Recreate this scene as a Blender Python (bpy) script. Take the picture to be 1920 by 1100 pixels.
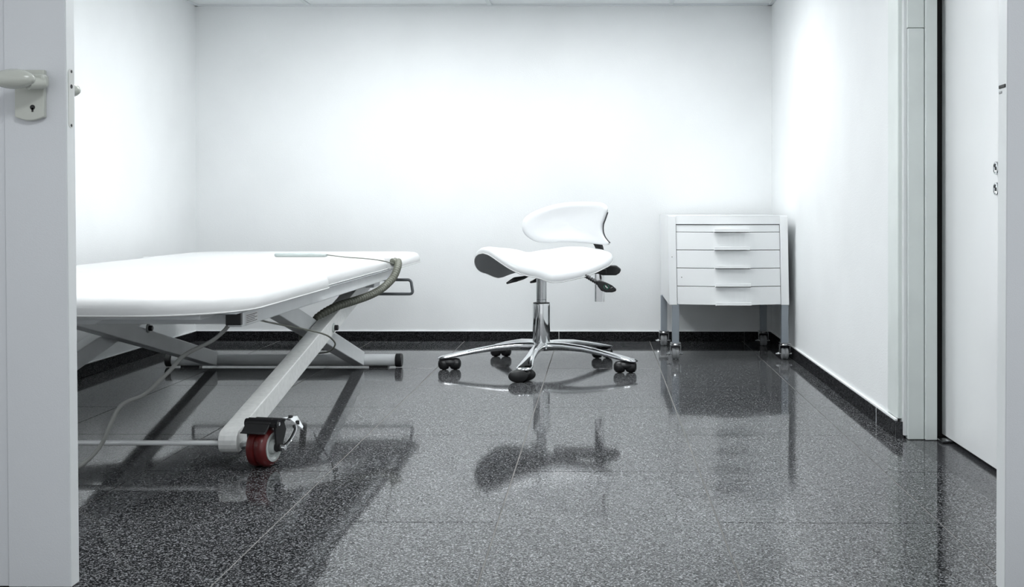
import bpy, bmesh, math, random
from mathutils import Vector, Matrix
random.seed(7)
S = bpy.context.scene
for o in list(bpy.data.objects): bpy.data.objects.remove(o)
C = S.collection
PI = math.pi

# ------------------------------------------------------------------ camera
H = 0.75; F = 2100.0; CX = 1109.0; CY = 394.0
TH = math.atan(16 / F)
cd = bpy.data.cameras.new('camera'); cam = bpy.data.objects.new('camera', cd); C.objects.link(cam)
cam.location = (0, 0, H); cam.rotation_euler = (PI / 2, 0, TH)
cd.sensor_width = 36; cd.lens = F / 1920 * 36
cd.shift_x = (960 - CX) / 1920; cd.shift_y = -(550 - CY) / 1920
cd.clip_start = 0.05
S.camera = cam
# world: pale corridor light behind the camera
w = bpy.data.worlds.new('world'); S.world = w; w.use_nodes = True
w.node_tree.nodes['Background'].inputs[0].default_value = (0.93, 0.97, 1.0, 1)
w.node_tree.nodes['Background'].inputs[1].default_value = 0.85
LIGHT_EMIT = 22
S.view_settings.view_transform = 'Standard'; S.view_settings.look = 'None'
S.view_settings.gamma = 1; S.view_settings.use_curve_mapping = False
S.view_settings.exposure = 0.0

def P(px, py, x=None, y=None, z=None):
    "a pixel of the photograph on a plane of the room"
    dx = (px - CX) / F; dz = -(py - CY) / F
    d = Vector((dx * math.cos(TH) - math.sin(TH), dx * math.sin(TH) + math.cos(TH), dz))
    if x is not None: t = x / d.x
    elif y is not None: t = y / d.y
    else: t = (z - H) / d.z
    return Vector((0, 0, H)) + d * t

# ------------------------------------------------------------------ materials
def mat(name, col, rough=0.5, metal=0.0, spec=0.5, bump=0.0, bscale=200, var=0.0, vscale=5, coat=0.0, trans=0.0):
    m = bpy.data.materials.new(name); m.use_nodes = True
    nt = m.node_tree; b = nt.nodes['Principled BSDF']
    b.inputs['Base Color'].default_value = (*col, 1); b.inputs['Roughness'].default_value = rough
    b.inputs['Metallic'].default_value = metal; b.inputs['Specular IOR Level'].default_value = spec
    b.inputs['Coat Weight'].default_value = coat; b.inputs['Transmission Weight'].default_value = trans
    tc = nt.nodes.new('ShaderNodeTexCoord')
    if var > 0:
        n = nt.nodes.new('ShaderNodeTexNoise'); n.inputs['Scale'].default_value = vscale; n.inputs['Detail'].default_value = 6
        nt.links.new(tc.outputs['Object'], n.inputs['Vector'])
        r = nt.nodes.new('ShaderNodeValToRGB'); r.color_ramp.elements[0].position = 0.3; r.color_ramp.elements[1].position = 0.62
        r.color_ramp.elements[0].color = (*[c * (1 - var) for c in col], 1); r.color_ramp.elements[1].color = (*col, 1)
        nt.links.new(n.outputs['Fac'], r.inputs['Fac']); nt.links.new(r.outputs['Color'], b.inputs['Base Color'])
    if bump > 0:
        n = nt.nodes.new('ShaderNodeTexNoise'); n.inputs['Scale'].default_value = bscale; n.inputs['Detail'].default_value = 3
        nt.links.new(tc.outputs['Object'], n.inputs['Vector'])
        bp = nt.nodes.new('ShaderNodeBump'); bp.inputs['Strength'].default_value = bump; bp.inputs['Distance'].default_value = 0.002
        nt.links.new(n.outputs['Fac'], bp.inputs['Height']); nt.links.new(bp.outputs['Normal'], b.inputs['Normal'])
    return m

def granite(name, ramp, rough=0.045, spec=0.30, scale=340):
    m = bpy.data.materials.new(name); m.use_nodes = True
    nt = m.node_tree; b = nt.nodes['Principled BSDF']; L = nt.links.new
    tc = nt.nodes.new('ShaderNodeTexCoord')
    mp = nt.nodes.new('ShaderNodeMapping')
    L(tc.outputs['Object'], mp.inputs['Vector'])
    v = nt.nodes.new('ShaderNodeTexVoronoi'); v.inputs['Scale'].default_value = scale
    L(mp.outputs['Vector'], v.inputs['Vector'])
    sp = nt.nodes.new('ShaderNodeSeparateColor'); L(v.outputs['Color'], sp.inputs['Color'])
    n = nt.nodes.new('ShaderNodeTexNoise'); n.inputs['Scale'].default_value = scale * 0.45; n.inputs['Detail'].default_value = 4
    L(mp.outputs['Vector'], n.inputs['Vector'])
    mx = nt.nodes.new('ShaderNodeMath'); mx.operation = 'MULTIPLY_ADD'; mx.inputs[1].default_value = 0.55
    L(sp.outputs['Red'], mx.inputs[0])
    ml = nt.nodes.new('ShaderNodeMath'); ml.operation = 'MULTIPLY'; ml.inputs[1].default_value = 0.45
    L(n.outputs['Fac'], ml.inputs[0]); L(ml.outputs[0], mx.inputs[2])
    r = nt.nodes.new('ShaderNodeValToRGB')
    els = r.color_ramp.elements
    els[0].position, els[0].color = ramp[0][0], (*ramp[0][1], 1)
    els[1].position, els[1].color = ramp[-1][0], (*ramp[-1][1], 1)
    for p, c in ramp[1:-1]:
        e = els.new(p); e.color = (*c, 1)
    L(mx.outputs[0], r.inputs['Fac'])
    L(r.outputs['Color'], b.inputs['Base Color'])
    b.inputs['Roughness'].default_value = rough; b.inputs['Specular IOR Level'].default_value = spec
    mr = nt.nodes.new('ShaderNodeMapRange'); mr.inputs['From Min'].default_value = 0.25; mr.inputs['From Max'].default_value = 0.75
    mr.inputs['To Min'].default_value = spec * 0.15; mr.inputs['To Max'].default_value = spec * 1.9
    L(mx.outputs[0], mr.inputs['Value']); L(mr.outputs['Result'], b.inputs['Specular IOR Level'])
    mr = nt.nodes.new('ShaderNodeMapRange'); mr.inputs['From Min'].default_value = 0.2; mr.inputs['From Max'].default_value = 0.8
    mr.inputs['To Min'].default_value = rough * 2.2; mr.inputs['To Max'].default_value = rough * 0.6
    L(mx.outputs[0], mr.inputs['Value']); L(mr.outputs['Result'], b.inputs['Roughness'])
    return m

M = {}
M['wall'] = mat('wall_plaster', (0.83, 0.845, 0.85), 0.75, bump=0.35, bscale=170, var=0.035, vscale=3)
M['joint_lit_edge'] = mat('white_joint_and_lit_edge', (0.86, 0.87, 0.87), 0.6)  # skirting joints, and the lit plaster edge painted above the skirting
M['ceiling'] = mat('ceiling_panel', (0.80, 0.82, 0.83), 0.9, bump=0.2, bscale=400)
M['tbar'] = mat('ceiling_bar', (0.68, 0.71, 0.72), 0.5)
M['granite'] = granite('polished_granite', [(0.12, (0.003, 0.003, 0.004)), (0.42, (0.012, 0.0125, 0.014)), (0.58, (0.055, 0.056, 0.060)), (0.78, (0.30, 0.305, 0.315))])
M['skirt'] = granite('skirting_granite', [(0.15, (0.004, 0.004, 0.005)), (0.5, (0.008, 0.008, 0.009)), (0.85, (0.05, 0.05, 0.054))], rough=0.35, spec=0.08)
M['sill'] = granite('threshold_stone', [(0.15, (0.02, 0.02, 0.022)), (0.85, (0.07, 0.07, 0.075))], rough=0.12)
M['grout'] = mat('grout', (0.20, 0.195, 0.185), 0.8, var=0.4, vscale=9)
M['doorwhite'] = mat('door_white_laminate', (0.88, 0.89, 0.895), 0.25, coat=0.2, var=0.02, vscale=4)
M['frame'] = mat('frame_grey_green_paint', (0.74, 0.785, 0.765), 0.4, var=0.06, vscale=8)
M['leaf'] = mat('door_leaf_grey_paint', (0.66, 0.675, 0.70), 0.45, bump=0.15, bscale=500, var=0.04, vscale=3)
M['jambedge'] = mat('white_paint_and_lit_edge', (0.74, 0.76, 0.765), 0.4)  # white paint; on the door edges it paints in the light
M['handle'] = mat('handle_cream_plastic', (0.50, 0.515, 0.47), 0.22, coat=0.3, bump=0.06, bscale=600)
M['plate'] = mat('latch_plate', (0.62, 0.63, 0.61), 0.35)
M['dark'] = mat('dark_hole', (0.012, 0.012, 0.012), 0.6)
M['vinyl'] = mat('white_vinyl', (0.76, 0.765, 0.765), 0.38, bump=0.25, bscale=14, coat=0.1)
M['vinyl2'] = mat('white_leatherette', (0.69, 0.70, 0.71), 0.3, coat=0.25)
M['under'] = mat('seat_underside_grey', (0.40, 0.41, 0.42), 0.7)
M['piping'] = mat('piping_grey_white', (0.66, 0.665, 0.66), 0.5)
M['steel'] = mat('light_grey_painted_steel', (0.78, 0.80, 0.81), 0.35, var=0.06, vscale=12, coat=0.1)
M['steelwarm'] = mat('speckled_painted_steel', (0.84, 0.85, 0.835), 0.4, var=0.12, vscale=60)
M['railgrey'] = mat('mid_grey_steel', (0.16, 0.17, 0.18), 0.35)
M['black'] = mat('black_plastic', (0.012, 0.012, 0.013), 0.35)
M['blacksoft'] = mat('black_soft_plastic', (0.02, 0.02, 0.021), 0.5, bump=0.2, bscale=300)
M['chrome'] = mat('chrome', (0.78, 0.79, 0.80), 0.07, metal=1.0)
M['chromesatin'] = mat('satin_steel', (0.55, 0.56, 0.57), 0.22, metal=1.0)
M['red'] = mat('dark_red_rubber', (0.13, 0.014, 0.014), 0.3, coat=0.2, var=0.3, vscale=30)
M['hub'] = mat('pale_grey_plastic', (0.50, 0.53, 0.52), 0.45)
M['hose'] = mat('olive_grey_hose', (0.15, 0.155, 0.125), 0.4)
M['cable'] = mat('grey_cable', (0.30, 0.305, 0.29), 0.45)
M['cable2'] = mat('olive_grey_cable', (0.17, 0.175, 0.145), 0.45)
M['remote'] = mat('remote_pale_green_grey', (0.48, 0.53, 0.52), 0.4)
M['cabinet'] = mat('cabinet_white_lacquer', (0.88, 0.895, 0.90), 0.3, coat=0.2)
M['gap'] = mat('drawer_gap_shade_grey', (0.10, 0.10, 0.10), 0.7)  # dark colour for the shade seen between the drawers
M['legsteel'] = mat('grey_leg_steel', (0.27, 0.30, 0.33), 0.35, metal=0.2)
M['clear'] = mat('smoky_translucent_plastic', (0.42, 0.43, 0.44), 0.12, trans=0.5)
M['paper'] = mat('label_paper', (0.8, 0.8, 0.79), 0.6)
M['green'] = mat('emblem_green', (0.02, 0.22, 0.13), 0.5)
M['white'] = mat('print_white', (0.8, 0.8, 0.8), 0.5)
e = bpy.data.materials.new('lamp_diffuser'); e.use_nodes = True
eb = e.node_tree.nodes['Principled BSDF']; eb.inputs['Base Color'].default_value = (0.9, 0.9, 0.9, 1)
eb.inputs['Emission Color'].default_value = (0.95, 0.985, 1.0, 1); eb.inputs['Emission Strength'].default_value = LIGHT_EMIT
M['lamp'] = e

# ------------------------------------------------------------------ mesh helpers
def obj(name, bm, m, parent=None, smooth=False, bevel=0, seg=2, normals=True, **props):
    me = bpy.data.meshes.new(name)
    if normals: bmesh.ops.recalc_face_normals(bm, faces=bm.faces)
    bm.to_mesh(me); bm.free()
    o = bpy.data.objects.new(name, me); C.objects.link(o)
    for mm in (m if isinstance(m, (list, tuple)) else [m]): me.materials.append(mm)
    if smooth:
        for p in me.polygons: p.use_smooth = True
        if smooth != 'all':
            me.set_sharp_from_angle(angle=math.radians(40))
    if bevel:
        b = o.modifiers.new('bevel', 'BEVEL'); b.width = bevel; b.segments = seg; b.limit_method = 'ANGLE'
        b.angle_limit = math.radians(35)
    if parent is not None:
        o.parent = parent
        acc = parent.location if parent.type == 'EMPTY' else Vector((0, 0, 0))   # meshes sit at the world origin
        o.matrix_parent_inverse = Matrix.Translation(-acc)
    for k, v in props.items(): o[k] = v
    return o

def thing(name, label, cat, loc, group=None):
    o = bpy.data.objects.new(name, None); C.objects.link(o); o.location = loc
    o.empty_display_size = 0.1
    o['label'] = label; o['category'] = cat
    if group: o['group'] = group
    return o

def struct(name, bm, m, **kw):
    return obj(name, bm, m, kind='structure', **kw)

def box(x0, x1, y0, y1, z0, z1, bm=None, mi=0):
    bm = bm or bmesh.new()
    v = [bm.verts.new(p) for p in ((x0,y0,z0),(x1,y0,z0),(x1,y1,z0),(x0,y1,z0),(x0,y0,z1),(x1,y0,z1),(x1,y1,z1),(x0,y1,z1))]
    for f in ((0,3,2,1),(4,5,6,7),(0,1,5,4),(1,2,6,5),(2,3,7,6),(3,0,4,7)):
        fc = bm.faces.new([v[i] for i in f]); fc.material_index = mi
    return bm

def smoothpath(pts, n=8):
    pts = [Vector(p) for p in pts]
    if len(pts) < 3: return pts
    ext = [2 * pts[0] - pts[1]] + pts + [2 * pts[-1] - pts[-2]]
    out = []
    for i in range(1, len(ext) - 2):
        a, b, c, d = ext[i-1:i+3]
        for k in range(n):
            t = k / n
            out.append(0.5 * ((2*b) + (c-a)*t + (2*a-5*b+4*c-d)*t*t + (3*b-a-3*c+d)*t**3))
    out.append(pts[-1]); return out

def loft(rings, bm=None, cap=True, closed=False, mi=0):
    bm = bm or bmesh.new()
    R = [[bm.verts.new(p) for p in r] for r in rings]
    n = len(R[0]); m = len(R)
    for i in range(m if closed else m - 1):
        a, b = R[i], R[(i + 1) % m]
        for j in range(n):
            f = bm.faces.new((a[j], a[(j+1) % n], b[(j+1) % n], b[j])); f.material_index = mi
    if cap and not closed:
        for r in ([R[0]] if cap == 'first' else [R[-1]] if cap == 'last' else [R[0], R[-1]]):
            f = bm.faces.new(r); f.material_index = mi
    return bm

def frames(path):
    T = []
    for i in range(len(path)):
        a = path[max(i-1, 0)]; b = path[min(i+1, len(path)-1)]
        T.append((b - a).normalized())
    up = Vector((0, 0, 1)) if abs(T[0].z) < 0.9 else Vector((0, 1, 0))
    N = []
    n = (up - up.dot(T[0]) * T[0]).normalized()
    for t in T:
        n = (n - n.dot(t) * t).normalized(); N.append(n)
    return T, N

def tube(path, r, n=10, bm=None, cap=True, mi=0, w=None):
    "r radius or function of index; w: half width across (else round)"
    path = [Vector(p) for p in path]
    T, N = frames(path)
    rings = []
    for i, p in enumerate(path):
        rr = r(i) if callable(r) else r
        ww = (w(i) if callable(w) else w) if w is not None else rr
        B = T[i].cross(N[i])
        rings.append([p + N[i] * rr * math.sin(2*PI*k/n) + B * ww * math.cos(2*PI*k/n) for k in range(n)])
    return loft(rings, bm, cap, mi=mi)

def cyl(a, b, r, n=24, bm=None, r2=None, mi=0):
    a, b = Vector(a), Vector(b)
    t = (b - a).normalized(); up = Vector((0,0,1)) if abs(t.z) < 0.9 else Vector((1,0,0))
    u = t.cross(up).normalized(); v = t.cross(u)
    r2 = r if r2 is None else r2
    return loft([[c + u*q*math.cos(2*PI*k/n) + v*q*math.sin(2*PI*k/n) for k in range(n)] for c, q in ((a, r), (b, r2))], bm, mi=mi)

def lathe(profile, origin, axis, n=32, bm=None, mi=0, sx=1.0, xdir=None):
    "profile: list of (distance along axis, radius)"
    o = Vector(origin); t = Vector(axis).normalized(); up = Vector((0,0,1)) if abs(t.z) < 0.9 else Vector((1,0,0))
    u = t.cross(up).normalized(); v = t.cross(u)
    return loft([[o + t*a + u*sx*max(q, 1e-4)*math.cos(2*PI*k/n) + v*max(q, 1e-4)*math.sin(2*PI*k/n) for k in range(n)] for a, q in profile], bm, mi=mi)

def prism(poly, d, bm=None, mi=0):
    "polygon of 3D points extruded by vector d"
    d = Vector(d)
    return loft([[Vector(p) for p in poly], [Vector(p) + d for p in poly]], bm, mi=mi)

def ellipsoid(c, r, n=20, m=12, bm=None, mi=0, rot=None, e=1.0):
    bm = bm or bmesh.new(); c = Vector(c)
    rings = []
    for i in range(1, m):
        a = PI * i / m
        ring = []
        for k in range(n):
            b = 2 * PI * k / n
            p = Vector((r[0]*math.sin(a)*math.cos(b), r[1]*math.sin(a)*math.sin(b), r[2]*math.cos(a)))
            if rot: p = rot @ p
            ring.append(c + p)
        rings.append(ring)
    return loft(rings, bm, mi=mi)

def offs(poly, d):
    "offset a closed 2D polygon (ccw) inwards by d"
    out = []; n = len(poly)
    for i in range(n):
        a, b, c = Vector(poly[i-1]), Vector(poly[i]), Vector(poly[(i+1) % n])
        t = (c - a).normalized()
        out.append(b + Vector((-t.y, t.x)) * d)
    return out

def rrect(x0, x1, y0, y1, rs, seg=8):
    "rounded rectangle, ccw; rs = radii at (x1y0, x1y1, x0y1, x0y0)"
    pts = []
    cs = ((x1, y0, -1, 1, -90), (x1, y1, -1, -1, 0), (x0, y1, 1, -1, 90), (x0, y0, 1, 1, 180))
    for (x, y, sx, sy, a0), r in zip(cs, rs):
        for k in range(seg + 1):
            a = math.radians(a0 + 90 * k / seg)
            pts.append((x + sx*r + r*math.cos(a), y + sy*r + r*math.sin(a)))
    return pts

# ------------------------------------------------------------------ the setting
XL = -3.105 * H; XR = 1.312 * H; YB = 1575 / 245; ZC = 0.75 * (1 + 384 / 245); YF = 2.25
XD = 1.13                      # face of the side door, in its recess
# floor: grout bed with granite tiles as parts
fl = struct('floor', box(XL - 0.1, XD + 0.12, -1.2, YB + 0.1, -0.06, -0.0012), M['grout'])
TW = 0.708 * H; TL = 1.0475; GX = 0.0016; GY = 0.0015
x0 = -1.036 * H
cols = []
k = -4
while x0 + k * TW < XR:
    cols.append(k); k += 1
for k in cols:
    a = x0 + k * TW; b = a + TW
    phase = 2.692 if k % 2 == 0 else 2.692 + TL / 2
    for j in range(-5, 6):
        ya = phase + j * TL; yb = ya + TL
        ya = max(ya, -1.2); yb = min(yb, YB)
        if yb - ya < 0.02: continue
        xa = max(a + GX, XL); xb = min(b - GX, XR if ya > 3.7 else 1.346 * H)
        if ya < 3.70 < yb and b > XR:      # strip beside the doorway reaches the threshold
            t1 = box(xa, 1.346*H - 0.0015, ya + GY, 3.70, -0.02, 0); box(xa, XR, 3.70, yb - GY, -0.02, 0, t1)
            obj('tile', t1, M['granite'], fl); continue
        if xb - xa < 0.02: continue
        obj('tile', box(xa, xb, ya + GY, yb - GY, -0.02, 0), M['granite'], fl, bevel=0.0006, seg=1)
# walls
struct('wall_back', box(XL - 0.1, XR + 0.3, YB, YB + 0.1, -0.05, ZC + 0.1), M['wall'])
struct('wall_left', box(XL - 0.1, XL, YF, YB, -0.05, ZC + 0.1), M['wall'])
YC = 3.835                     # where the plaster ends and the door casing starts
wr = box(XR, XR + 0.3, YC, YB, -0.05, ZC + 0.1); box(XR, XR + 0.3, YF, YC, 1.72, ZC + 0.1, wr); box(XD + 0.06, XR + 0.3, YF, YC, -0.05, 1.72, wr)
struct('wall_right', wr, M['wall'])
wf = box(XL - 0.1, -1.3, YF - 0.10, YF, -0.05, ZC + 0.1); box(-1.3, 0.9, YF - 0.1, YF, 1.78, ZC + 0.1, wf)
box(0.9, XR + 0.3, YF - 0.045, YF, -0.05, ZC + 0.1, wf)
struct('wall_front', wf, M['wall'])

# ceiling with panels, bars
ce = struct('ceiling', box(XL - 0.1, XR + 0.3, -1.2, YB + 0.1, ZC + 0.02, ZC + 0.1), M['ceiling'])
gx = [P(px, 8, y=YB).x for px in (580, 917, 1258)]
gs = (gx[2] - gx[0]) / 2
xs = [XL] + [gx[0] + i * gs for i in range(-1, 4) if XL < gx[0] + i * gs < XR] + [XR]
ys = [YB - i * gs for i in range(5)]; ys[-1] = YF
for xa, xb in zip(xs[:-1], xs[1:]):
    for yb, ya in zip(ys[:-1], ys[1:]):
        if xb - xa > 0.05 and yb - ya > 0.05:
            obj('ceiling_panel', box(xa + 0.011, xb - 0.011, ya + 0.011, yb - 0.011, ZC + 0.006, ZC + 0.019), M['ceiling'], ce)
for x in xs[1:-1]:
    obj('ceiling_bar', box(x - 0.012, x + 0.012, YF, YB, ZC - 0.001, ZC + 0.006), M['tbar'], ce)
for y in ys[1:-1]:
    obj('ceiling_bar', box(XL, XR, y - 0.012, y + 0.012, ZC - 0.0015, ZC + 0.0055), M['tbar'], ce)
tb = box(XL, XR, YB - 0.022, YB, ZC - 0.004, ZC + 0.006)
obj('edge_angle', tb, M['tbar'], ce); obj('edge_angle', box(XL, XL + 0.022, YF, YB, ZC - 0.004, ZC + 0.006), M['tbar'], ce)
obj('edge_angle', box(XR - 0.022, XR, YF, YB, ZC - 0.004, ZC + 0.006), M['tbar'], ce)
# ceiling lamps above the frame; the corridor one is added to light the doorway
for i, (x, y, where) in enumerate(((-1.08, 5.25, 'over the head of the massage table'), (0.06, 5.25, 'between the stool and the drawer cabinet'),
                             (-1.25, 3.2, 'over the foot of the massage table'), (-0.12, 3.2, 'just inside the doorway on the right'),
                             (-0.25, 0.9, 'added unseen in the corridor to light the doorway'))):
    t = thing('ceiling_light', 'square flat white ceiling lamp panel ' + where, 'lamp', (x, y, ZC - 0.012), 'ceiling lamps')
    r = 0.29 if y > 5 else 0.27
    fr = loft([[(x-r,y-r,ZC-0.001),(x+r,y-r,ZC-0.001),(x+r,y+r,ZC-0.001),(x-r,y+r,ZC-0.001)], [(x-r,y-r,ZC-0.02),(x+r,y-r,ZC-0.02),(x+r,y+r,ZC-0.02),(x-r,y+r,ZC-0.02)],
               [(x-r+.02,y-r+.02,ZC-0.02),(x+r-.02,y-r+.02,ZC-0.02),(x+r-.02,y+r-.02,ZC-0.02),(x-r+.02,y+r-.02,ZC-0.02)],
               [(x-r+.02,y-r+.02,ZC-0.001),(x+r-.02,y-r+.02,ZC-0.001),(x+r-.02,y+r-.02,ZC-0.001),(x-r+.02,y+r-.02,ZC-0.001)]], cap=False, closed=True)
    obj('lamp_frame', fr, M['jambedge'], t)
    obj('diffuser', box(x-r+.021, x+r-.021, y-r+.021, y+r-.021, ZC-0.016, ZC-0.010), M['lamp'], t)

# skirting of granite pieces
BH = 0.055; BT = 0.012
def skirting(name, segs, axis, face, sgn):
    root = None
    for a, b in segs:
        if axis == 'x': bm = box(a + 0.001, b - 0.001, min(face, face + sgn*BT), max(face, face + sgn*BT), 0.0005, BH)
        else: bm = box(min(face, face + sgn*BT), max(face, face + sgn*BT), a + 0.001, b - 0.001, 0.0005, BH)
        if root is None: root = struct(name, bm, M['skirt'], bevel=0.001, seg=1)
        else: obj('skirting_tile', bm, M['skirt'], root, bevel=0.001, seg=1)
    return root
bx_ = [P(px, 630, y=YB - BT).x for px in (703, 1048, 1396)]
sb = skirting('baseboard_back', [(XL + BT, bx_[0]), (bx_[0], bx_[1]), (bx_[1], bx_[2]), (bx_[2], XR - BT)], 'x', YB, -1)
obj('lit_plaster_edge', box(XL + BT, XR - BT, YB - 0.008, YB, BH, BH + 0.003), M['joint_lit_edge'], sb)  # pale strip painted as the lit plaster edge above the skirting
obj('grout_joint', box(bx_[1] - 0.0025, bx_[1] + 0.0025, YB - BT + 0.001, YB - BT + 0.002, 0.001, BH), M['joint_lit_edge'], sb)
sl = skirting('baseboard_left', [(2.3, 3.2), (3.2, 4.25), (4.25, 5.3), (5.3, YB)], 'y', XL, 1)
obj('lit_plaster_edge', box(XL, XL + 0.009, 2.3, YB, BH, BH + 0.004), M['joint_lit_edge'], sl)  # lit plaster edge again, its light put into the colour
sr = skirting('baseboard_right', [(3.70, 3.95), (3.95, 4.98), (4.98, YB)], 'y', XR, -1)
obj('lit_plaster_edge', box(XR - 0.009, XR, 3.71, YB, BH, BH + 0.006), M['joint_lit_edge'], sr)  # white bead paints the light caught on the plaster edge
obj('end_tile', box(XR - BT + 0.001, XR + 0.016, 3.692, 3.70, 0.0005, BH - 0.001), M['sill'], sr)
obj('grout_joint', box(XR - BT - 0.0006, XR - BT + 0.001, 3.948, 3.952, 0.001, BH), M['joint_lit_edge'], sr)

# side door recess: casing, jamb, door, threshold
struct('trim_1', box(XR - 0.001, XR + 0.06, 3.705, YC, BH + 0.007, 1.72), M['frame'], bevel=0.003)
t2 = struct('trim_2', box(1.343 * H, 1.413 * H, 3.67, 3.72, 0.001, 1.43 - 0.085), M['frame'], bevel=0.0015)
obj('upper_piece', box(1.341 * H, 1.413 * H, 3.67, 3.72, 1.43 - 0.083, 1.72), M['frame'], t2, bevel=0.001)
struct('trim_3', box(1.416 * H, 1.466 * H, 3.66, 3.72, 0.001, 1.72), M['frame'], bevel=0.0015)
struct('door_gap_shade', box(1.466 * H, XD + 0.06, 3.72, 3.735, 0.0, 1.72), M['dark'])  # dark sheet painting the shade in the gap beside the door
# seal strip between frame and wall
struct('trim_5', box(1.328 * H, 1.342 * H, 3.68, 3.73, 0.012, 1.72), M['jambedge'])
th = struct('trim_6', box(1.346 * H, XD + 0.05, 2.2, 3.72, -0.02, -0.0005), M['sill'])
d1 = struct('door_1', box(XD, XD + 0.04, YF + 0.02, 3.71, 0.012, 1.70), M['doorwhite'], bevel=0.001)
struct('trim_8', box(1.37 * H, XR + 0.3, YF, YF + 0.018, 0.0, 1.72), M['frame'])
for py in (315, 354):
    c = P(1871.5, py, x=XD)
    ro = obj('lock_rosette', lathe([(0.0, 0.0195), (0.004, 0.0195), (0.008, 0.018), (0.009, 0.013), (0.006, 0.012), (0.006, 0.0)], c, (-1, 0, 0), 32), M['chrome'], d1, smooth=True, label='round chrome lock rosette')
    obj('lock_cylinder', box(c.x - 0.0085, c.x - 0.006, c.y - 0.0015, c.y + 0.0015, c.z - 0.007, c.z + 0.004), M['dark'], ro)
lip = obj('bottom_bracket', box(XD - 0.03, XD + 0.005, 3.61, 3.66, 0.004, 0.008), M['chromesatin'], d1)

# near doorway: right jamb
XJ = 0.798
jb = bmesh.new()
dxr = 0.0037
def shear_box(x0, x1, y0, y1, z0, z1, sh0, sh1, bm=None):
    "box whose x grows from +sh0 at the bottom to +sh1 at the top"
    b2 = box(x0, x1, y0, y1, z0, z1, bm)
    b2.verts.ensure_lookup_table()
    for v in b2.verts[-8:]: v.co.x += sh0 if v.co.z < (z0 + z1) / 2 else sh1
    return b2
tj = struct('trim_7', shear_box(XJ, 1.3, 2.203, 2.249, 0.0, 1.78, -dxr, dxr * 1.2), M['leaf'], bevel=0.0015)
obj('lit_edge_strip', shear_box(XJ - 0.0012, XJ, 2.2035, 2.2485, 0.0, 1.78, -dxr, dxr * 1.2), M['jambedge'], tj)  # paler than the jamb face: light on the edge put into colour
c = P(1879, 162, x=XJ + 0.001)
obj('latch_slot', box(c.x - 0.0035, c.x, 2.208, 2.243, c.z - 0.004, c.z + 0.003), M['dark'], tj, bevel=0.0015)
obj('latch_scratch', box(c.x - 0.003, c.x, 2.228, 2.243, c.z - 0.014, c.z - 0.009), M['under'], tj, bevel=0.001)

# near doorway: left leaf with its handle
sh0, sh1 = 0.010, -0.007
XE = -1.060
lf = struct('door_2', shear_box(-1.183, XE, 2.213, 2.25, 0.003, 1.78, sh0, sh1), M['leaf'], bevel=0.0015)
obj('lit_edge_strip', shear_box(XE, XE + 0.001, 2.215, 2.248, 0.003, 1.78, sh0, sh1), M['jambedge'], lf)  # leaf edge painted paler, as if lit
obj('side_panel', shear_box(-1.8, -1.1845, 2.218, 2.25, 0.003, 1.78, sh0, sh1), M['leaf'], lf, bevel=0.001)
yf = 2.213
a = P(33, 225, y=yf); b = P(88, 132, y=yf)
# backplate with curved lower edge
pts = []
xl_, xr_ = a.x, b.x
for k in range(9):
    t = k / 8; pts.append((xl_ + (xr_-xl_)*t, yf, a.z + 0.005 - 0.007 * math.sin(PI*t)))
pts += [(xr_, yf, b.z), (xl_, yf, b.z)]
hp = obj('handle_plate', prism(pts, (0, -0.012, 0)), M['handle'], lf, bevel=0.002)
c = P(61, 202, y=yf - 0.012)
kh = cyl((c.x, yf-0.0118, c.z + .001), (c.x, yf-0.0126, c.z + .001), 0.0050, 16); box(c.x-0.0018, c.x+0.0018, yf-0.0126, yf-0.0118, c.z-0.008, c.z, kh)
obj('keyhole', kh, M['dark'], hp)
c = P(76, 152, y=yf - 0.02)
obj('handle_neck', box(c.x - 0.014, c.x + 0.014, yf - 0.040, yf - 0.011, c.z - 0.013, c.z + 0.013), M['handle'], hp, bevel=0.006, seg=3)
hn = P(80, 155, y=yf - 0.026); hm = P(52, 156, y=yf - 0.052)
obj('handle_arm', tube([hn, hn.lerp(hm, 0.5), hm], 0.0125, 20), M['handle'], hp, smooth=True)
kc = P(26, 148, y=yf - 0.058)
obj('handle_grip', ellipsoid(kc, (0.041, 0.019, 0.0195), 28, 16), M['handle'], hp, smooth='all')
# knob of the other face peeks past the edge
c = P(130, 169, y=2.29)
obj('rear_handle', ellipsoid(c, (0.0225, 0.018, 0.0145), 20, 12), M['handle'], lf, smooth='all')
obj('rear_handle_neck', cyl((c.x-0.012, 2.249, c.z), (c.x-0.012, 2.282, c.z), 0.010, 16), M['handle'], lf, smooth=True)
# latch plate on the edge
zc1 = P(127, 129, y=2.23).z; zc0 = P(127, 240, y=2.23).z
xs_ = XE + 0.003 - 0.0035
oval = [(yy, zz) for yy, zz in rrect(2.2205, 2.2425, zc0, zc1, (0.0105,)*4, 6)]
lp = obj('latch_plate', prism([(xs_, y_, z_) for y_, z_ in oval], (0.0035, 0, 0)), M['plate'], lf)
for py in (134, 162, 235):
    z_ = P(127, py, y=2.23).z; q = 0.0042 if py == 162 else 0.003
    obj('screw_hole', cyl((xs_ + 0.0025, 2.2315, z_), (xs_ + 0.0042, 2.2315, z_), q, 14), M['dark'], lp)

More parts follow.
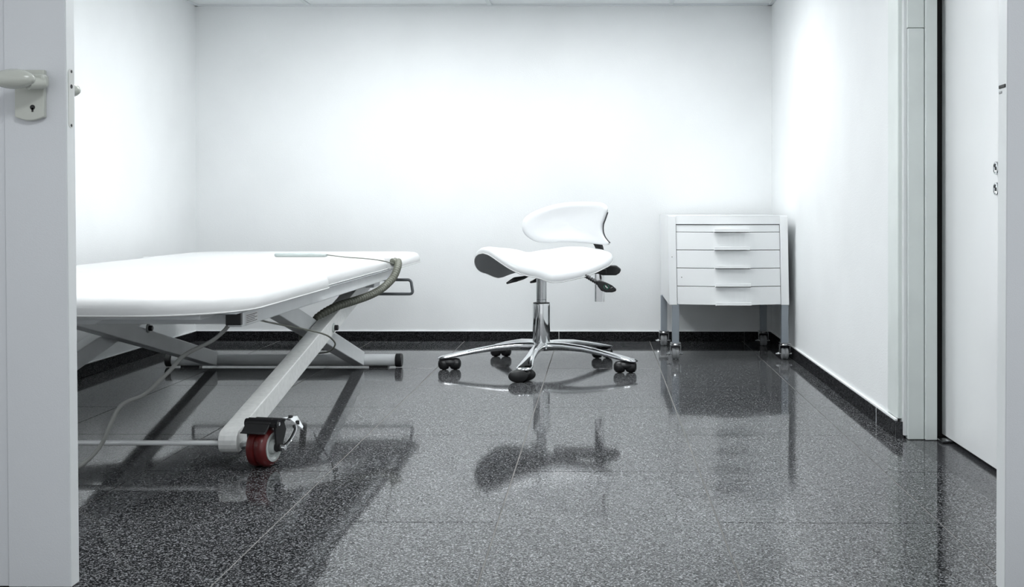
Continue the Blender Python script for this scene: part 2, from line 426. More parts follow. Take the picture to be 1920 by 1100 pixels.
# ------------------------------------------------------------------ massage table
TB = 0.475; TT = 0.53
mt = thing('massage_table', 'white padded height-adjustable massage table with grey scissor frame along the left wall', 'massage table', (-1.5, 4.4, 0))
def cushion(x0, x1, y0, y1, rs, joints, z0=TB, z1=TT):
    poly = rrect(x0, x1, y0, y1, rs, 10)
    def offs(poly_, d):          # edges that butt against the next cushion stay square
        out = []
        for (px_, py_), q in zip(poly_, globals()['offs'](poly_, d)):
            for j in joints:
                wj = max(0.0, 1 - abs(py_ - j) / 0.06)
                q.y = py_ + (q.y - py_) * (1 - wj * 0.93)
            out.append(q)
        return out
    hgt = z1 - z0
    prof = [(0.012, 0.0), (0.004, 0.002), (0.0, 0.010), (-0.001, hgt*0.35), (0.001, hgt*0.55), (0.006, hgt*0.75), (0.014, hgt*0.90), (0.026, hgt*0.985), (0.045, hgt*1.02), (0.08, hgt*1.05)]
    rings = []
    for o_, z_ in prof:
        rings.append([(p.x, p.y, z0 + z_) for p in offs(poly, o_)])
    ob = obj('cushion', loft(rings), M['vinyl'], mt, smooth=True)
    pp = [Vector((p.x, p.y, z0 + 0.0045)) for p in offs(poly, -0.001)]
    rings = []
    n = len(pp)
    for i in range(n):
        t = (pp[(i+1) % n] - pp[i-1]).normalized(); nn = Vector((-t.y, t.x, 0))
        rings.append([pp[i] + nn*0.0028*math.cos(2*PI*k/6) + Vector((0, 0, 0.0028*math.sin(2*PI*k/6))) for k in range(6)])
    obj('piping', loft(rings, closed=True), M['piping'], ob, smooth=True)
    return ob
cushion(-2.16, -0.945, 2.85, 3.932, (0.26, 0.045, 0.045, 0.2), (3.932,))
cushion(-2.13, -0.982, 3.934, 5.20, (0.03, 0.05, 0.05, 0.03), (3.934, 5.20))
cushion(-2.16, -0.945, 5.203, 5.98, (0.03, 0.12, 0.2, 0.03), (5.203,))
# frame under the cushions
for xa, xb, nm in ((-1.02, -0.98, 'side_rail'), (-1.98, -1.94, 'side_rail')):
    r_ = obj(nm, box(xa, xb, 3.06, 5.40, 0.430, 0.4745), M['steel'], mt, bevel=0.003)
    obj('end_cap', box(xa - 0.001, xb + 0.001, 3.045, 3.062, 0.4365, 0.4740), M['black'], r_, bevel=0.002)
obj('cross_rail', box(-1.94, -1.02, 3.08, 3.12, 0.436, 0.4745), M['steel'], mt, bevel=0.003)
obj('cross_rail', box(-1.94, -1.02, 5.36, 5.40, 0.436, 0.4745), M['steel'], mt, bevel=0.003)
obj('base_board', box(-2.13, -0.962, 2.95, 5.93, 0.4746, 0.4765), M['railgrey'], mt)
obj('front_plate', box(-2.05, -1.05, 2.93, 3.06, 0.462, 0.4744), M['steel'], mt, bevel=0.002)
a = P(138, 602, y=3.0); b = P(175, 614, y=3.0)
ap = [(-2.0, 3.0, 0.474), (-1.30, 3.0, 0.474), (-1.36, 3.0, 0.4425), (-2.0, 3.0, 0.4425)]
obj('apron_plate', prism(ap, (0, 0.012, 0)), M['steel'], mt, bevel=0.002)
lb = obj('rating_label', box(-0.9795, -0.979, 3.09, 3.20, 0.4335, 0.462), M['paper'], mt, label='white printed rating label')
lbm = bmesh.new()
for i in range(5):
    box(-0.979, -0.9787, 3.095, 3.19 - 0.02*(i % 2), 0.438 + i*0.0048, 0.4395 + i*0.0048, lbm)
obj('printed_lines', lbm, M['dark'], lb)

def scissor(x0, x1, A, B, hgt, m, rounded=False, kfac=1.0):
    "bar in the plane x0..x1 from A to B (y, z), hgt = its depth"
    A, B = Vector(A), Vector(B); t = (B - A).normalized(); n = Vector((-t.y, t.x)) * hgt / 2
    pts = []
    if rounded:
        for k in range(9):
            a = PI/2 + PI * k / 8
            pts.append(A + t * math.cos(a) * hgt/2 + n * math.sin(a))
    else: pts += [A + n, A - n]
    pts += [B - n, B + n]
    return obj('scissor_arm', prism([(x0, p.x, p.y) for p in pts], (x1 - x0, 0, 0)), m, mt, bevel=0.003)
A1 = (3.29, 0.072); B1 = (5.17, 0.425)
A2 = (5.315, 0.045); B2 = (3.88, 0.425)
ar = scissor(-1.115, -1.06, A1, B1, 0.068, M['steelwarm'], True)
ar['label'] = 'speckled outer arm ending at the red castor'
scissor(-1.175, -1.120, A2, B2, 0.066, M['steel'])
scissor(-1.93, -1.878, A1, B1, 0.066, M['steel'], True)
scissor(-1.872, -1.82, A2, (3.70, 0.425), 0.066, M['steel'])
# upper carriage where the arms end
obj('bearing_plate', box(-1.06, -1.02, 5.05, 5.16, 0.400, 0.430), M['steel'], mt, bevel=0.003)
obj('bearing_plate', box(-1.94, -1.90, 5.05, 5.16, 0.400, 0.430), M['steel'], mt, bevel=0.003)
obj('upper_cross_tube', cyl((-1.93, 5.17, 0.415), (-1.02, 5.17, 0.415), 0.014), M['steel'], mt, smooth=True)
# pivots
for x_, px, py in ((-1.06, 625, 614), (-1.82, 277, 615)):
    c = P(px, py, x=x_)
    wsh = obj('pivot_washer', lathe([(0, 0.019), (0.004, 0.019), (0.006, 0.016), (0.006, 0.0)], c, (1, 0, 0), 24), M['hub'], mt, smooth=True)
    obj('pivot_bolt', lathe([(0.004, 0.011), (0.018, 0.011), (0.020, 0.009), (0.020, 0)], c, (1, 0, 0), 20), M['black'], wsh, smooth=True)
# far foot tube
zf = 0.0345
ft = obj('foot_tube', cyl((-2.045, 5.345, zf), (-0.975, 5.345, zf), 0.0285, 32), M['steel'], mt, smooth=True)
for xa, xb in ((-2.075, -2.044), (-0.976, -0.945)):
    obj('end_cap', cyl((xa, 5.345, zf), (xb, 5.345, zf), 0.0325, 32), M['black'], ft, smooth=True, bevel=0.004)
for xa in (-2.0, -1.1):
    obj('foot_pad', box(xa, xa + 0.09, 5.325, 5.365, 0.0, 0.010), M['black'], ft)
# near tie rod between the castor arms
obj('tie_rod', cyl((-1.93, 3.285, 0.066), (-1.11, 3.285, 0.066), 0.0075, 16), M['cabinet'], mt, smooth=True)
# grab rail at the far end
rp = []
def arc(cx, cz, r, a0, a1):
    return [(cx + r*math.cos(math.radians(a0 + (a1-a0)*k/5)), 5.6, cz + r*math.sin(math.radians(a0 + (a1-a0)*k/5))) for k in range(6)]
zu, zl = 0.402, 0.331; xr1 = -0.940; xl1 = -2.04
rp = [(-1.2, 5.6, zu)] + arc(xr1 - 0.022, zu - 0.018, 0.018, 90, 10) + arc(xr1 - 0.012, zl + 0.014, 0.014, 0, -90) + arc(xl1 + 0.014, zl + 0.014, 0.014, 270, 180) + arc(xl1 + 0.018, zu - 0.018, 0.018, 170, 90) + [(-1.8, 5.6, zu)]
gr_ = tube(rp, 0.0075, 10)
for x in (-1.2, -1.8): cyl((x, 5.6, zu), (x, 5.6, 0.475), 0.0075, 10, gr_)
obj('grab_rail', gr_, M['railgrey'], mt, smooth=True)

# red castor with brake, slightly turned
cc = Vector((-0.985, 3.275, 0.0)); R_ = 0.0585
ang = math.radians(-14)
ax = Vector((math.cos(ang), math.sin(ang), 0))          # axle direction (towards the hub face we see)
fw = Vector((-ax.y, ax.x, 0))                            # away from the camera
cst = obj('castor_wheel', lathe([(-0.031, 0.036), (-0.030, 0.050), (-0.024, 0.0575), (-0.012, R_), (-0.005, 0.0565), (-0.003, 0.052), (0.001, 0.052), (0.003, 0.0565), (0.010, R_), (0.022, 0.0575), (0.030, 0.050), (0.032, 0.043), (0.026, 0.040), (0.026, 0.0)], cc + Vector((0,0,R_)), ax, 48), M['red'], mt, smooth=True, label='dark red grooved rubber castor wheel')
wc = cc + Vector((0, 0, R_))
obj('wheel_hub', lathe([(0.020, 0.043), (0.034, 0.0425), (0.034, 0.036), (0.026, 0.030), (0.027, 0.022), (0.038, 0.020), (0.040, 0.013), (0.034, 0.011), (0.034, 0.0)], wc, ax, 36), M['hub'], cst, smooth=True)
obj('axle', cyl(wc - ax*0.09, wc + ax*0.066, 0.0065, 16), M['chromesatin'], cst, smooth=True)
obj('axle_collar', cyl(wc - ax*0.07, wc - ax*0.052, 0.012, 16), M['chromesatin'], cst, smooth=True)
fk = obj('castor_bracket', bmesh.new(), M['black'], mt)
bpm = bmesh.new()
up = Vector((0, 0, 1))
def pl(u, f_, z_): return wc + ax*u + fw*f_ + up*z_
# black side plate on the hub side, from axle up to the crown
prism([pl(0.044, -0.010, -0.012), pl(0.044, 0.014, -0.010), pl(0.044, 0.040, 0.045), pl(0.044, 0.028, 0.072), pl(0.044, -0.022, 0.070)], ax*0.006, bpm)
prism([pl(-0.044, -0.016, -0.004), pl(-0.044, 0.014, -0.004), pl(-0.044, 0.036, 0.045), pl(-0.044, 0.026, 0.070), pl(-0.044, -0.022, 0.070)], ax*0.006, bpm)
prism([pl(-0.044, -0.030, 0.064), pl(0.050, -0.030, 0.064), pl(0.050, 0.036, 0.070), pl(-0.044, 0.036, 0.070)], up*0.008, bpm)
cyl(pl(-0.050, -0.012, 0.070), pl(0.056, -0.012, 0.070), 0.013, 16, bpm)
cyl(pl(0.036, 0.0, 0.0), pl(0.058, 0.0, 0.0), 0.012, 16, bpm)
bpm.to_mesh(fk.data); bpm.free()
pd = bmesh.new()
loft([[pl(u, -0.012, 0.086), pl(u, -0.052, 0.052), pl(u, -0.061, 0.050), pl(u, -0.061, 0.047), pl(u, -0.050, 0.046), pl(u, -0.008, 0.078)] for u in (-0.042, 0.036)], pd)
obj('brake_pedal', pd, M['blacksoft'], fk, bevel=0.0015, label='sloping black brake pedal plate')
lv = tube(smoothpath([pl(0.062, 0.0, -0.002), pl(0.072, 0.022, 0.018), pl(0.082, 0.034, 0.046), pl(0.078, 0.036, 0.060)], 6), 0.004, 8, w=0.009)
prism([pl(0.046, 0.02, 0.078), pl(0.086, 0.00, 0.080), pl(0.114, 0.02, 0.050), pl(0.100, 0.05, 0.050), pl(0.075, 0.06, 0.078)], up*0.004, lv)
cyl(pl(0.056, 0.0, 0.0), pl(0.070, 0.0, 0.0), 0.008, 12, lv); cyl(pl(0.05, -0.012, 0.070), pl(0.058, -0.012, 0.070), 0.005, 12, lv)
obj('brake_lever', lv, M['chrome'], fk, smooth=True, label='small chrome brake lever')
bb = cyl(pl(0.07, 0.03, 0.081), pl(0.07, 0.03, 0.088), 0.007, 12); cyl(pl(0.092, 0.03, 0.062), pl(0.092, 0.03, 0.074), 0.006, 12, bb)
obj('lever_bolt', bb, M['black'], fk, smooth=True)
# spare castor on the hidden side is the same wheel, plain
obj('castor_wheel', lathe([(-0.03, 0.03), (-0.028, 0.054), (-0.012, R_), (0.012, R_), (0.028, 0.054), (0.03, 0.03)], (-1.99, 3.275, R_), (1, 0, 0), 32), M['red'], mt, smooth=True)
obj('axle', cyl((-1.99, 3.275, R_ + .003), (-1.92, 3.275, R_ + .003), 0.007, 12), M['chromesatin'], mt)

# ribbed hose over the edge
hpts = [(746, 490, 5.22), (745, 503, 5.14), (736, 522, 5.05), (716, 541, 4.93), (692, 554, 4.80), (660, 565, 4.66), (632, 574, 4.55), (610, 585, 4.48), (592, 598, 4.42)]
hp_ = smoothpath([P(735, 491, y=5.19)] + [P(a_, b_, y=c_) for a_, b_, c_ in hpts], 40)
# resample evenly
L_ = [0]
for i in range(1, len(hp_)): L_.append(L_[-1] + (hp_[i] - hp_[i-1]).length)
tot = L_[-1]; NR = 46; per = 6; res = []; j = 0
for k in range(NR * per + 1):
    s = tot * k / (NR * per)
    while j < len(L_) - 2 and L_[j+1] < s: j += 1
    t = (s - L_[j]) / max(1e-9, L_[j+1] - L_[j]); res.append(hp_[j].lerp(hp_[j+1], t))
obj('ribbed_hose', tube(res, lambda i: 0.0145 + 0.0034 * math.sin(2*PI*(i % per)/per), 14), M['hose'], mt, smooth='all', label='olive grey ribbed hose draped over the table edge')
hp2 = smoothpath([P(566, 625, y=4.62), P(567, 640, y=4.62), P(570, 660, y=4.7)], 20)
obj('ribbed_hose', tube(hp2, lambda i: 0.013 + 0.002 * math.sin(i * 2.1), 12), M['hose'], mt, smooth='all')
# cables
cb = smoothpath([P(432, 604, y=3.14), P(420, 620, y=3.13), P(395, 640, y=3.12), P(345, 666, y=3.10), P(318, 695, y=3.09), P(274, 737, y=3.08), P(240, 752, y=3.07), P(222, 766, y=3.06), P(207, 796, y=3.05), P(190, 833, y=3.04), P(165, 862, y=3.02), P(141, 878, y=3.0), P(100, 894, y=2.98), Vector((-1.60, 2.95, 0.006)), Vector((-2.2, 2.9, 0.006))], 10)
obj('power_cable', tube(cb, 0.0058, 10, w=0.0040), M['cable'], mt, smooth='all', label='grey power cable hanging to the floor')
cb = smoothpath([P(468, 594, y=3.35), P(500, 603, y=3.6), P(545, 612, y=3.85), P(585, 620, y=4.0), P(612, 628, y=4.1), P(625, 638, y=4.15), P(628, 647, y=4.2), P(618, 658, y=4.3), P(598, 662, y=4.45), P(588, 661, y=4.6)], 10)
obj('thin_cable', tube(cb, 0.0032, 8), M['cable2'], mt, smooth='all', label='thin olive cable looping past the pivot')
ca = P(652, 530, x=-0.978); 
obj('spring_clip', tube(smoothpath([P(655, 531, y=4.6), P(664, 528, y=4.6), P(675, 529, y=4.65), P(664, 532, y=4.65), P(655, 531, y=4.6)], 6), 0.0018, 6), M['railgrey'], mt, smooth='all')

# hand control lying on the table
rc = P(565, 481, z=TT + 0.003); yr = rc.y
hc = thing('hand_control', 'pale grey wired hand control lying flat on the white massage table', 'remote control', (rc.x, yr, TT + 0.003))
xa, xb = P(517, 480, y=yr).x, P(613, 480, y=yr).x
poly = rrect(xa, xb, yr - 0.04, yr + 0.04, (0.02,)*4, 6)
zt = TT + 0.0035
bod = obj('control_body', loft([[(p.x, p.y, zt + z_) for p in offs(poly, o_)] for o_, z_ in ((0.004, 0), (0, 0.005), (0, 0.012), (0.004, 0.016))]), M['remote'], hc, smooth=True)
for i in range(4):
    obj('control_button', lathe([(0, 0.009), (0.0015, 0.009), (0.002, 0.007)], (xa + 0.05 + i*0.045, yr, zt + 0.0155), (0, 0, 1), 16), M['jambedge'], bod)
cb = smoothpath([Vector((xb - 0.003, yr, zt + 0.008)), P(650, 482, z=TT + 0.010), P(690, 485, z=TT + 0.010), P(718, 489, z=TT + 0.010), P(738, 494, y=5.18)], 10)
obj('control_cable', tube(cb, 0.0026, 8), M['cable2'], hc, smooth='all')

# ------------------------------------------------------------------ saddle stool
SC = Vector((-0.281, 5.37, 0))
st = thing('saddle_stool', 'white saddle stool with curved backrest on a chrome five-arm base with black castors', 'stool', SC)
RB = 0.445
hubz = 0.100
def armring(c, t, w_, hh, z, n=16):
    s = Vector((-t.y, t.x, 0)); out = []
    for k in range(n):
        a = 2*PI*k/n; ca_, sa = math.cos(a), math.sin(a)
        ex = 0.75
        u = math.copysign(abs(ca_)**ex, ca_) * w_; v = math.copysign(abs(sa)**ex, sa) * hh
        if v < 0: v *= 0.85
        out.append(c + s*u + Vector((0, 0, z + v)))
    return out
angs = [-96.4, -24.4, 47.6, 119.6, 191.6]
turn = [140, 25, -10, 10, 160]
for A_, tn in zip(angs, turn):
    a = math.radians(A_); t = Vector((math.cos(a), math.sin(a), 0))
    rings = []
    for q, w_, hh, z in ((0.0, 0.030, 0.022, hubz-0.002), (0.05, 0.030, 0.0215, hubz), (0.12, 0.024, 0.0195, hubz+0.002), (0.22, 0.021, 0.0165, hubz-0.004), (0.32, 0.023, 0.0135, hubz-0.018), (0.39, 0.030, 0.012, hubz-0.030), (0.44, 0.036, 0.010, hubz-0.039), (0.475, 0.034, 0.008, hubz-0.044), (0.492, 0.020, 0.004, hubz-0.047)):
        rings.append(armring(SC + t*q, t, w_, hh, z))
    ao = obj('base_arm', loft(rings), M['chrome'], st, smooth='all')
    # castor: twin hooded wheels
    e_ = SC + t * RB
    b_ = math.radians(A_ + tn) if False else a
    axw = Vector((1, 0.15, 0)).normalized() if A_ != -96.4 else Vector((0.62, 0.55, 0)).normalized()
    rw = 0.0275
    if A_ == -96.4:
        offc = Vector((-0.012, -0.02, 0)); rad = (0.046, 0.020, rw); wd = 0.03; rotz = math.radians(0); sep = Vector((0.032, 0.048, 0))
    else:
        offc = Vector((-0.008, -0.010, 0)) if A_ != 191.6 else Vector((0.008, -0.01, 0)); rad = (0.0275, 0.034, rw); wd = 0.0; rotz = 0; sep = Vector((0.052, 0.006, 0))
    base_c = e_ + offc
    cs = obj('castor', cyl(e_ + Vector((0, 0, 0.030)), e_ + Vector((0, 0, 0.066)), 0.011, 12), M['black'], st, smooth=True)
    hd = ellipsoid(base_c + Vector((0, 0, 0.034)), (0.050 if A_ != -96.4 else 0.040, 0.030, 0.020), 20, 10)
    obj('castor_hood', hd, M['black'], cs, smooth='all')
    for s_ in (-0.5, 0.5):
        p = base_c + sep * s_ + Vector((0, 0, rw))
        if A_ == -96.4: 
            wb = lathe([(-0.021, 0.0), (-0.021, 0.012), (-0.016, 0.022), (-0.008, rw), (0.012, rw), (0.018, 0.02), (0.020, 0.0)], p, (0.15, -1, 0), 28, sx=1.55)
        else:
            wb = lathe([(-0.027, 0.0), (-0.026, 0.014), (-0.018, 0.024), (-0.006, rw), (0.008, rw), (0.020, 0.024), (0.026, 0.014), (0.027, 0.0)], p, (1, 0.25 if s_ < 0 else -0.1, 0), 28)
        obj('castor_wheel', wb, M['black'], cs, smooth=True)
obj('base_hub', lathe([(0.078, 0.030), (0.080, 0.044), (0.090, 0.052), (0.110, 0.050), (0.118, 0.044), (0.118, 0.0)], SC, (0, 0, 1), 40), M['chrome'], st, smooth=True)
sw = Vector((0, 0, 0))
cvr = obj('column_cover', lathe([(0.112, 0.0405), (0.118, 0.0415), (0.300, 0.0420), (0.304, 0.0415), (0.304, 0.030)], SC, (0, 0, 1), 48), M['chrome'], st, smooth=True)
obj('column_collar', lathe([(0.301, 0.0395), (0.308, 0.0395), (0.310, 0.030), (0.310, 0.02)], SC, (0, 0, 1), 40), M['black'], cvr, smooth=True)
obj('gas_lift', lathe([(0.28, 0.0245), (0.322, 0.0245), (0.323, 0.0235), (0.324, 0.0245), (0.45, 0.0245)], SC, (0, 0, 1), 36), M['chromesatin'], st, smooth=True)

# saddle: forward points left and towards the camera
fa = math.radians(38)
FW = Vector((-math.cos(fa), -math.sin(fa), 0)); NR_ = Vector((math.sin(fa), -math.cos(fa), 0))
def interp(x, tab):
    if x <= tab[0][0]: return tab[0][1]
    for (a, va), (b, vb) in zip(tab[:-1], tab[1:]):
        if x <= b:
            t = (x - a) / (b - a); t = t*t*(3-2*t); return va + (vb - va)*t
    return tab[-1][1]
SX = Vector((-0.283, 5.40, 0))
crest = [(-0.27, 0.560), (-0.17, 0.572), (-0.05, 0.560), (0.06, 0.548), (0.16, 0.572), (0.27, 0.582)]
drop = [(-0.27, 0.03), (-0.15, 0.065), (0.0, 0.092), (0.12, 0.108), (0.27, 0.128)]
halfw = [(-0.27, 0.25), (-0.14, 0.27), (0.0, 0.245), (0.10, 0.205), (0.27, 0.175)]
def seatpt(r, th):
    # superellipse parametrisation
    c_, s_ = math.cos(th), math.sin(th)
    ex = 0.68
    s = math.copysign(abs(c_)**ex, c_) * r * 0.27
    w_ = interp(s, halfw)
    t = math.copysign(abs(s_)**ex, s_) * r
    z = interp(s, crest) - interp(s, drop) * (abs(t)**2.0)
    return SX + FW*s*1.22 + NR_*(t*w_*1.12) + Vector((0, 0, z))
NA = 72
rings = []
def rr_(r): return [seatpt(r, 2*PI*k/NA) for k in range(NA)]
cen = Vector((SX.x, SX.y, 0))
def shift(ring, dz, sc=1.0):
    return [Vector((cen.x + (p.x-cen.x)*sc, cen.y + (p.y-cen.y)*sc, p.z + dz)) for p in ring]
for r in (0.03, 0.15, 0.3, 0.45, 0.6, 0.72, 0.82, 0.90): rings.append(rr_(r))
rings.append(shift(rr_(0.955), -0.003)); rings.append(shift(rr_(0.985), -0.010)); rings.append(shift(rr_(1.0), -0.020)); rings.append(shift(rr_(0.995), -0.032))
seat = obj('seat', loft(rings, cap='first'), M['vinyl2'], st, smooth='all')
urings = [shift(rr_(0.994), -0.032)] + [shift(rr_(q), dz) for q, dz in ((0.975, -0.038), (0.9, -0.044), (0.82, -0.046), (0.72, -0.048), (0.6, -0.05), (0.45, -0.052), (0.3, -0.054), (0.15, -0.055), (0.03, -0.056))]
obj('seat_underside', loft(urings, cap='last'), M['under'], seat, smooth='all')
rim = shift(rr_(1.0), -0.0315)
rg = []
for i in range(NA):
    t = (rim[(i+1) % NA] - rim[i-1]).normalized(); n1 = t.cross(Vector((0,0,1))).normalized(); n2 = t.cross(n1)
    rg.append([rim[i] + n1*0.0024*math.cos(2*PI*k/6) + n2*0.0024*math.sin(2*PI*k/6) for k in range(6)])
obj('seat_piping', loft(rg, closed=True), M['piping'], seat, smooth='all')
# mechanism
mech = box(SC.x - 0.10, SC.x + 0.10, SC.y - 0.07, SC.y + 0.07, 0.445, 0.480)
obj('seat_mechanism', mech, M['black'], st, bevel=0.006)
def lever(pts, ws, hs, m, nm, **kw):
    pth = smoothpath(pts, 6); n = len(pth)
    def fi(tab): return lambda i: tab[min(int(i/6), len(tab)-2)] + (tab[min(int(i/6), len(tab)-2)+1] - tab[min(int(i/6), len(tab)-2)]) * ((i/6) - min(int(i/6), len(tab)-2))
    return obj(nm, tube(pth, fi(hs), 12, w=fi(ws)), m, st, smooth='all', **kw)
lever([P(1000, 508, y=5.33), P(985, 519, y=5.25), P(966, 524, y=5.2), P(950, 531, y=5.18)], [0.006, 0.008, 0.016, 0.005], [0.005, 0.007, 0.012, 0.004], M['black'], 'height_lever')
lever([P(1012, 520, y=5.45), P(1004, 526, y=5.48), P(995, 529, y=5.5)], [0.008, 0.012, 0.006], [0.007, 0.009, 0.005], M['black'], 'tilt_lever')
pts_ = smoothpath([P(1082, 507, y=5.25), P(1098, 517, y=5.22), P(1120, 530, y=5.18)], 24)
lv2 = obj('seat_lever', tube(pts_, lambda i: 0.0085 + 0.0018*math.sin(i*1.6), 12), M['black'], st, smooth='all', label='black lever with a ribbed sleeve and a round emblem')
pd = [P(a_, b_, y=5.15) for a_, b_ in ((1116, 526), (1124, 525), (1136, 529), (1148, 535), (1156, 542), (1155, 546), (1148, 548), (1136, 548), (1127, 545), (1121, 537))]
obj('lever_paddle', prism(pd, (0, 0.016, 0)), M['black'], lv2, bevel=0.005, seg=3)
c = P(1137, 537.5, y=5.148)
em = bmesh.new()
for k in range(20):      # broken ring
    if k in (4, 5, 13): continue
    a0, a1 = 2*PI*k/20, 2*PI*(k+0.85)/20
    q = [Vector((c.x + rq*1.25*math.cos(aa), c.y, c.z + rq*math.sin(aa))) for rq, aa in ((0.0085, a0), (0.0105, a0), (0.0105, a1), (0.0085, a1))]
    prism(q, (0, -0.0006, 0), em)
obj('emblem_ring', em, M['green'], lv2)
em = bmesh.new()
for dx0, dz0, sx_, sz_ in ((-0.003, 0.003, 0.002, 0.004), (0.001, -0.001, 0.0035, 0.0022), (0.004, -0.004, 0.002, 0.003), (0.026, -0.003, 0.003, 0.0009), (0.021, -0.005, 0.0015, 0.0012)):
    prism([(c.x+dx0-sx_, c.y, c.z+dz0-sz_), (c.x+dx0+sx_, c.y, c.z+dz0-sz_*0.6), (c.x+dx0+sx_*0.7, c.y, c.z+dz0+sz_), (c.x+dx0-sx_*0.8, c.y, c.z+dz0+sz_*0.8)], (0, -0.0007, 0), em)
obj('emblem_mark', em, M['white'], lv2)
# backrest carrier
yb_ = 5.62
kb_ = [P(a_, b_, y=5.50) for a_, b_ in ((1120, 513), (1128, 503), (1140, 498), (1156, 498), (1165, 505), (1162, 512), (1155, 516), (1130, 516))]
obj('backrest_knob', prism(kb_, (0, 0.06, 0)), M['blacksoft'], st, bevel=0.006)
c0 = P(1115, 565, y=yb_); c1 = P(1133, 490, y=yb_)
bar = obj('backrest_bar', loft([[(p.x, p.y, z_) for p in (Vector(q) for q in rrect(c0.x, c1.x, yb_ - 0.012, yb_ + 0.012, (0.009,)*4, 4))] for z_ in (c0.z, c1.z)]), M['chrome'], st, smooth=True)
upm = tube(smoothpath([(0.5*(c0.x+c1.x), yb_, c1.z - 0.01), (0.5*(c0.x+c1.x), yb_ + 0.01, 0.56), (0.5*(c0.x+c1.x) - 0.04, yb_ + 0.01, 0.63), (0.5*(c0.x+c1.x) - 0.08, yb_ - 0.0, 0.68)], 6), 0.006, 10, w=0.02)
obj('backrest_bracket', upm, M['black'], st, smooth=True)
obj('bar_clamp', box(SC.x + 0.05, c1.x + 0.01, 5.46, 5.63, 0.440, 0.462), M['black'], st, bevel=0.004)
cb2 = P(1118, 511, y=5.49)
obj('clamp_screw', ellipsoid(cb2, (0.010, 0.006, 0.006)), M['chrome'], st, smooth='all')

# backrest pad
outl = [(978, 424), (982, 410), (996, 399), (1016, 390), (1040, 383), (1066, 379), (1092, 378), (1115, 378.5), (1131, 381), (1139, 388), (1139.5, 398), (1135, 410), (1131, 422), (1131, 434), (1135, 445), (1143, 455), (1141, 459), (1130, 459), (1112, 457), (1086, 455), (1056, 454), (1030, 455), (1008, 454), (992, 447), (981, 436)]
def bdepth(x):
    # concave towards the sitter, right wing comes towards the camera
    t = (x - (-0.16)) / 0.2
    return 5.60 - 0.10*t - 0.085*t*t
def bp3(px, py):
    p = P(px, py, y=5.5); y_ = bdepth(p.x)
    return P(px, py, y=y_)
oc = smoothpath([Vector((a_, b_, 0)) for a_, b_ in outl] + [Vector((outl[0][0], outl[0][1], 0))], 4)[:-1]
cxm, cym = 1066, 419
def bring(sc, dy, dx_=0):
    out = []
    for p in oc:
        q = bp3(cxm + (p.x - cxm)*sc, cym + (p.y - cym)*sc)
        # pull the middle back a little so that the face is dished
        out.append(q + Vector((0, dy, 0)))
    return out
br = [bring(0.03, 0.004), bring(0.3, 0.003), bring(0.55, 0.0), bring(0.75, -0.004), bring(0.88, -0.005), bring(0.955, -0.001), bring(0.99, 0.008), bring(1.0, 0.020), bring(0.995, 0.030)]
bk = obj('backrest', loft(br, cap='first'), M['vinyl2'], st, smooth='all')
bb_ = [bring(0.994, 0.031), bring(0.985, 0.036), bring(0.955, 0.040), bring(0.88, 0.044), bring(0.75, 0.046), bring(0.55, 0.048), bring(0.3, 0.050), bring(0.03, 0.052)]
obj('backrest_shell', loft(bb_, cap='last'), M['black'], bk, smooth='all')
ed = smoothpath([bp3(a_, b_) + Vector((0.0015, 0.004, 0)) for a_, b_ in ((1139, 398), (1135, 410), (1131, 422), (1131, 434), (1135, 445), (1143, 455))], 8)
obj('backrest_edge', tube(ed, 0.0028, 8), M['black'], bk, smooth='all')

# ------------------------------------------------------------------ cabinet on castors
YC0 = 5.63; YC1 = 6.37
xl, xr = 0.340, 0.942
zt, zb = P(1300, 405, y=YC0).z, P(1300, 571.5, y=YC0).z
cbn = thing('drawer_cabinet', 'white five-drawer cabinet on grey legs with small castors in the right corner', 'cabinet', ((xl+xr)/2, 6.0, 0))
stile = 0.040; rail = 0.040
xi0, xi1 = xl + stile, xr - stile
lean = 0.008
def leanb(bm):
    for v in bm.verts: v.co.x += lean * (zt - v.co.z) / (zt - zb)
    return bm
bd = box(xl, xl + 0.02, YC0 + 0.002, YC1, zb, zt)
box(xr - 0.02, xr, YC0 + 0.002, YC1, zb, zt, bd); box(xl + 0.02, xr - 0.02, YC1 - 0.01, YC1, zb, zt - 0.02, bd)
box(xl + 0.02, xr - 0.02, YC0 + 0.03, YC1 - 0.01, zb + 0.008, zb + 0.02, bd)
obj('carcass', leanb(bd), M['cabinet'], cbn, bevel=0.002)
NBW = 16; bow = 0.045
def bowy(x):
    t = (x - xi0) / (xi1 - xi0)
    return YC0 + 0.004 - bow * math.sin(PI * min(1, max(0, t)))
def bowed(xa, xb, za, zb_, t0, t1, bm=None):
    n = 20; fr = []; bk_ = []
    pts = [(xa + (xb-xa)*i/n) for i in range(n+1)]
    poly = [(x, bowy(x) + t0, za) for x in pts] + [(x, bowy(x) + t1, za) for x in reversed(pts)]
    return prism(poly, (0, 0, zb_ - za), bm)
obj('stile', leanb(box(xl, xi0, YC0, YC0 + 0.02, zb, zt - 0.0)), M['cabinet'], cbn, bevel=0.002)
obj('stile', leanb(box(xi1, xr, YC0, YC0 + 0.02, zb, zt - 0.0)), M['cabinet'], cbn, bevel=0.002)
n = 20
pts = [xi0 + (xi1-xi0)*i/n for i in range(n+1)]
tp = [(xl, YC0, zt - 0.0)] + [(x, bowy(x), zt) for x in pts] + [(xr, YC0, zt), (xr, YC1, zt), (xl, YC1, zt)]
topbm = prism(tp, (0, 0, 0.004)); 
obj('top_panel', topbm, M['cabinet'], cbn)
obj('top_rail', leanb(bowed(xi0, xi1, zt - rail, zt - 0.0005, 0, 0.02)), M['cabinet'], cbn)
obj('drawer_gap_shade', leanb(box(xl + 0.021, xr - 0.021, YC0 + 0.035, YC0 + 0.04, zb + 0.02, zt - 0.001)), M['gap'], cbn)  # dark sheet behind the drawer fronts paints the shade in their gaps
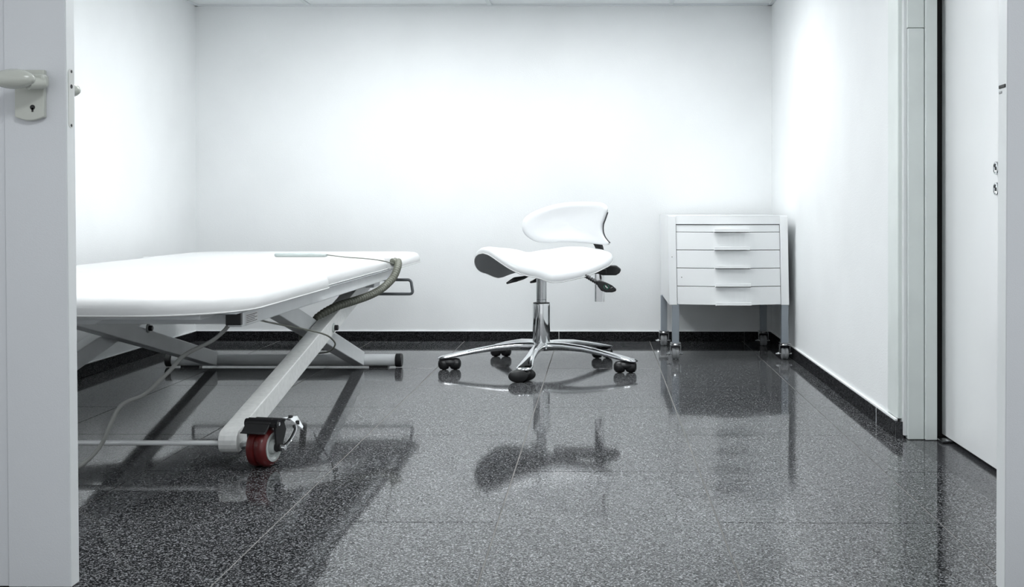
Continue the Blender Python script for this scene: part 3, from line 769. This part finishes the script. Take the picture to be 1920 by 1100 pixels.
ypx = [421, 435, 468.3, 502.3, 536.3, 571]
zs = [P(1300, q, y=YC0).z for q in ypx]
for i in range(5):
    z1, z0 = zs[i] - 0.0015, zs[i+1] + 0.0015
    t_ = 0.004 if i == 0 else 0.0
    dr = obj('drawer', leanb(bowed(xi0 + 0.002, xi1 - 0.002, z0, z1, t_, 0.022)), M['cabinet'], cbn, bevel=0.0015)
    sx0, sx1 = P(1338 + i*0.9, 430, y=YC0 - bow).x - 0.0, P(1404 + i*0.9, 430, y=YC0 - bow).x
    hb = box(sx0, sx1, YC0 - bow - 0.030, YC0 - bow + 0.006, z0 - 0.003, z0 + 0.002)
    box(sx0, sx1, YC0 - bow - 0.030, YC0 - bow - 0.026, z0 - 0.003, z0 + 0.0165, hb)
    obj('drawer_pull', hb, M['cabinet'], dr, bevel=0.001)
# legs and castors
def castor(x, y, wy, k):
    zc_ = 0.084
    lg = obj('leg', box(x - 0.0175, x + 0.0175, y - 0.0175, y + 0.0175, zc_, zb + (0.01 if k < 2 else 0.006)), M['legsteel'], cbn, bevel=0.002)
    cs = box(x - 0.026, x + 0.026, y - 0.024, y + 0.024, 0.0795, 0.0838)
    lathe([(0.070, 0.024), (0.074, 0.028), (0.079, 0.024)], (x, y, 0), (0, 0, 1), 20, cs)
    # fork
    for s in (-1, 1):
        box(x + s*0.026 - 0.0015, x + s*0.026 + 0.0015, y - 0.014 , y + 0.018, 0.028, 0.071, cs)
    box(x - 0.0275, x + 0.0275, y - 0.014, y + 0.018, 0.068, 0.071, cs)
    ca_ = obj('castor', cs, M['chromesatin'], cbn, bevel=0.0008)
    r = 0.028
    obj('castor_wheel', lathe([(-0.019, 0.006), (-0.019, 0.022), (-0.015, r), (-0.003, r), (-0.002, r-0.002), (0.002, r-0.002), (0.003, r), (0.015, r), (0.019, 0.022), (0.019, 0.006)], (x, y - 0.004, r), (1, 0, 0), 28), M['clear'], ca_, smooth=True)
    ax_ = cyl((x - 0.045, y - 0.004, r), (x + 0.036, y - 0.004, r), 0.0045, 10)
    cyl((x - 0.036, y - 0.004, r), (x - 0.028, y - 0.004, r), 0.008, 6, ax_)
    obj('castor_bolt', ax_, M['chrome'], ca_)
fx0 = P(1266.5, 600, y=YC0 + 0.02).x; fx1 = P(1471, 600, y=YC0 + 0.02).x
castor(fx0, YC0 + 0.021, 0, 0); castor(fx1 - 0.0, YC0 + 0.021, 0, 1)
rx0 = P(1244, 600, y=6.22).x; rx1 = P(1431, 600, y=6.22).x
castor(rx0 + 0.002, 6.22, 0, 2); castor(rx1, 6.22, 0, 3)
# two dark screw dots
for px, py in ((1260, 481.5), (1278, 519.5)):
    c = P(px, py, y=YC0 + (0 if px < 1270 else -0.004))
    obj('screw', cyl((c.x, c.y - 0.004, c.z), (c.x, c.y + 0.006, c.z), 0.0022, 10), M['dark'], cbn)
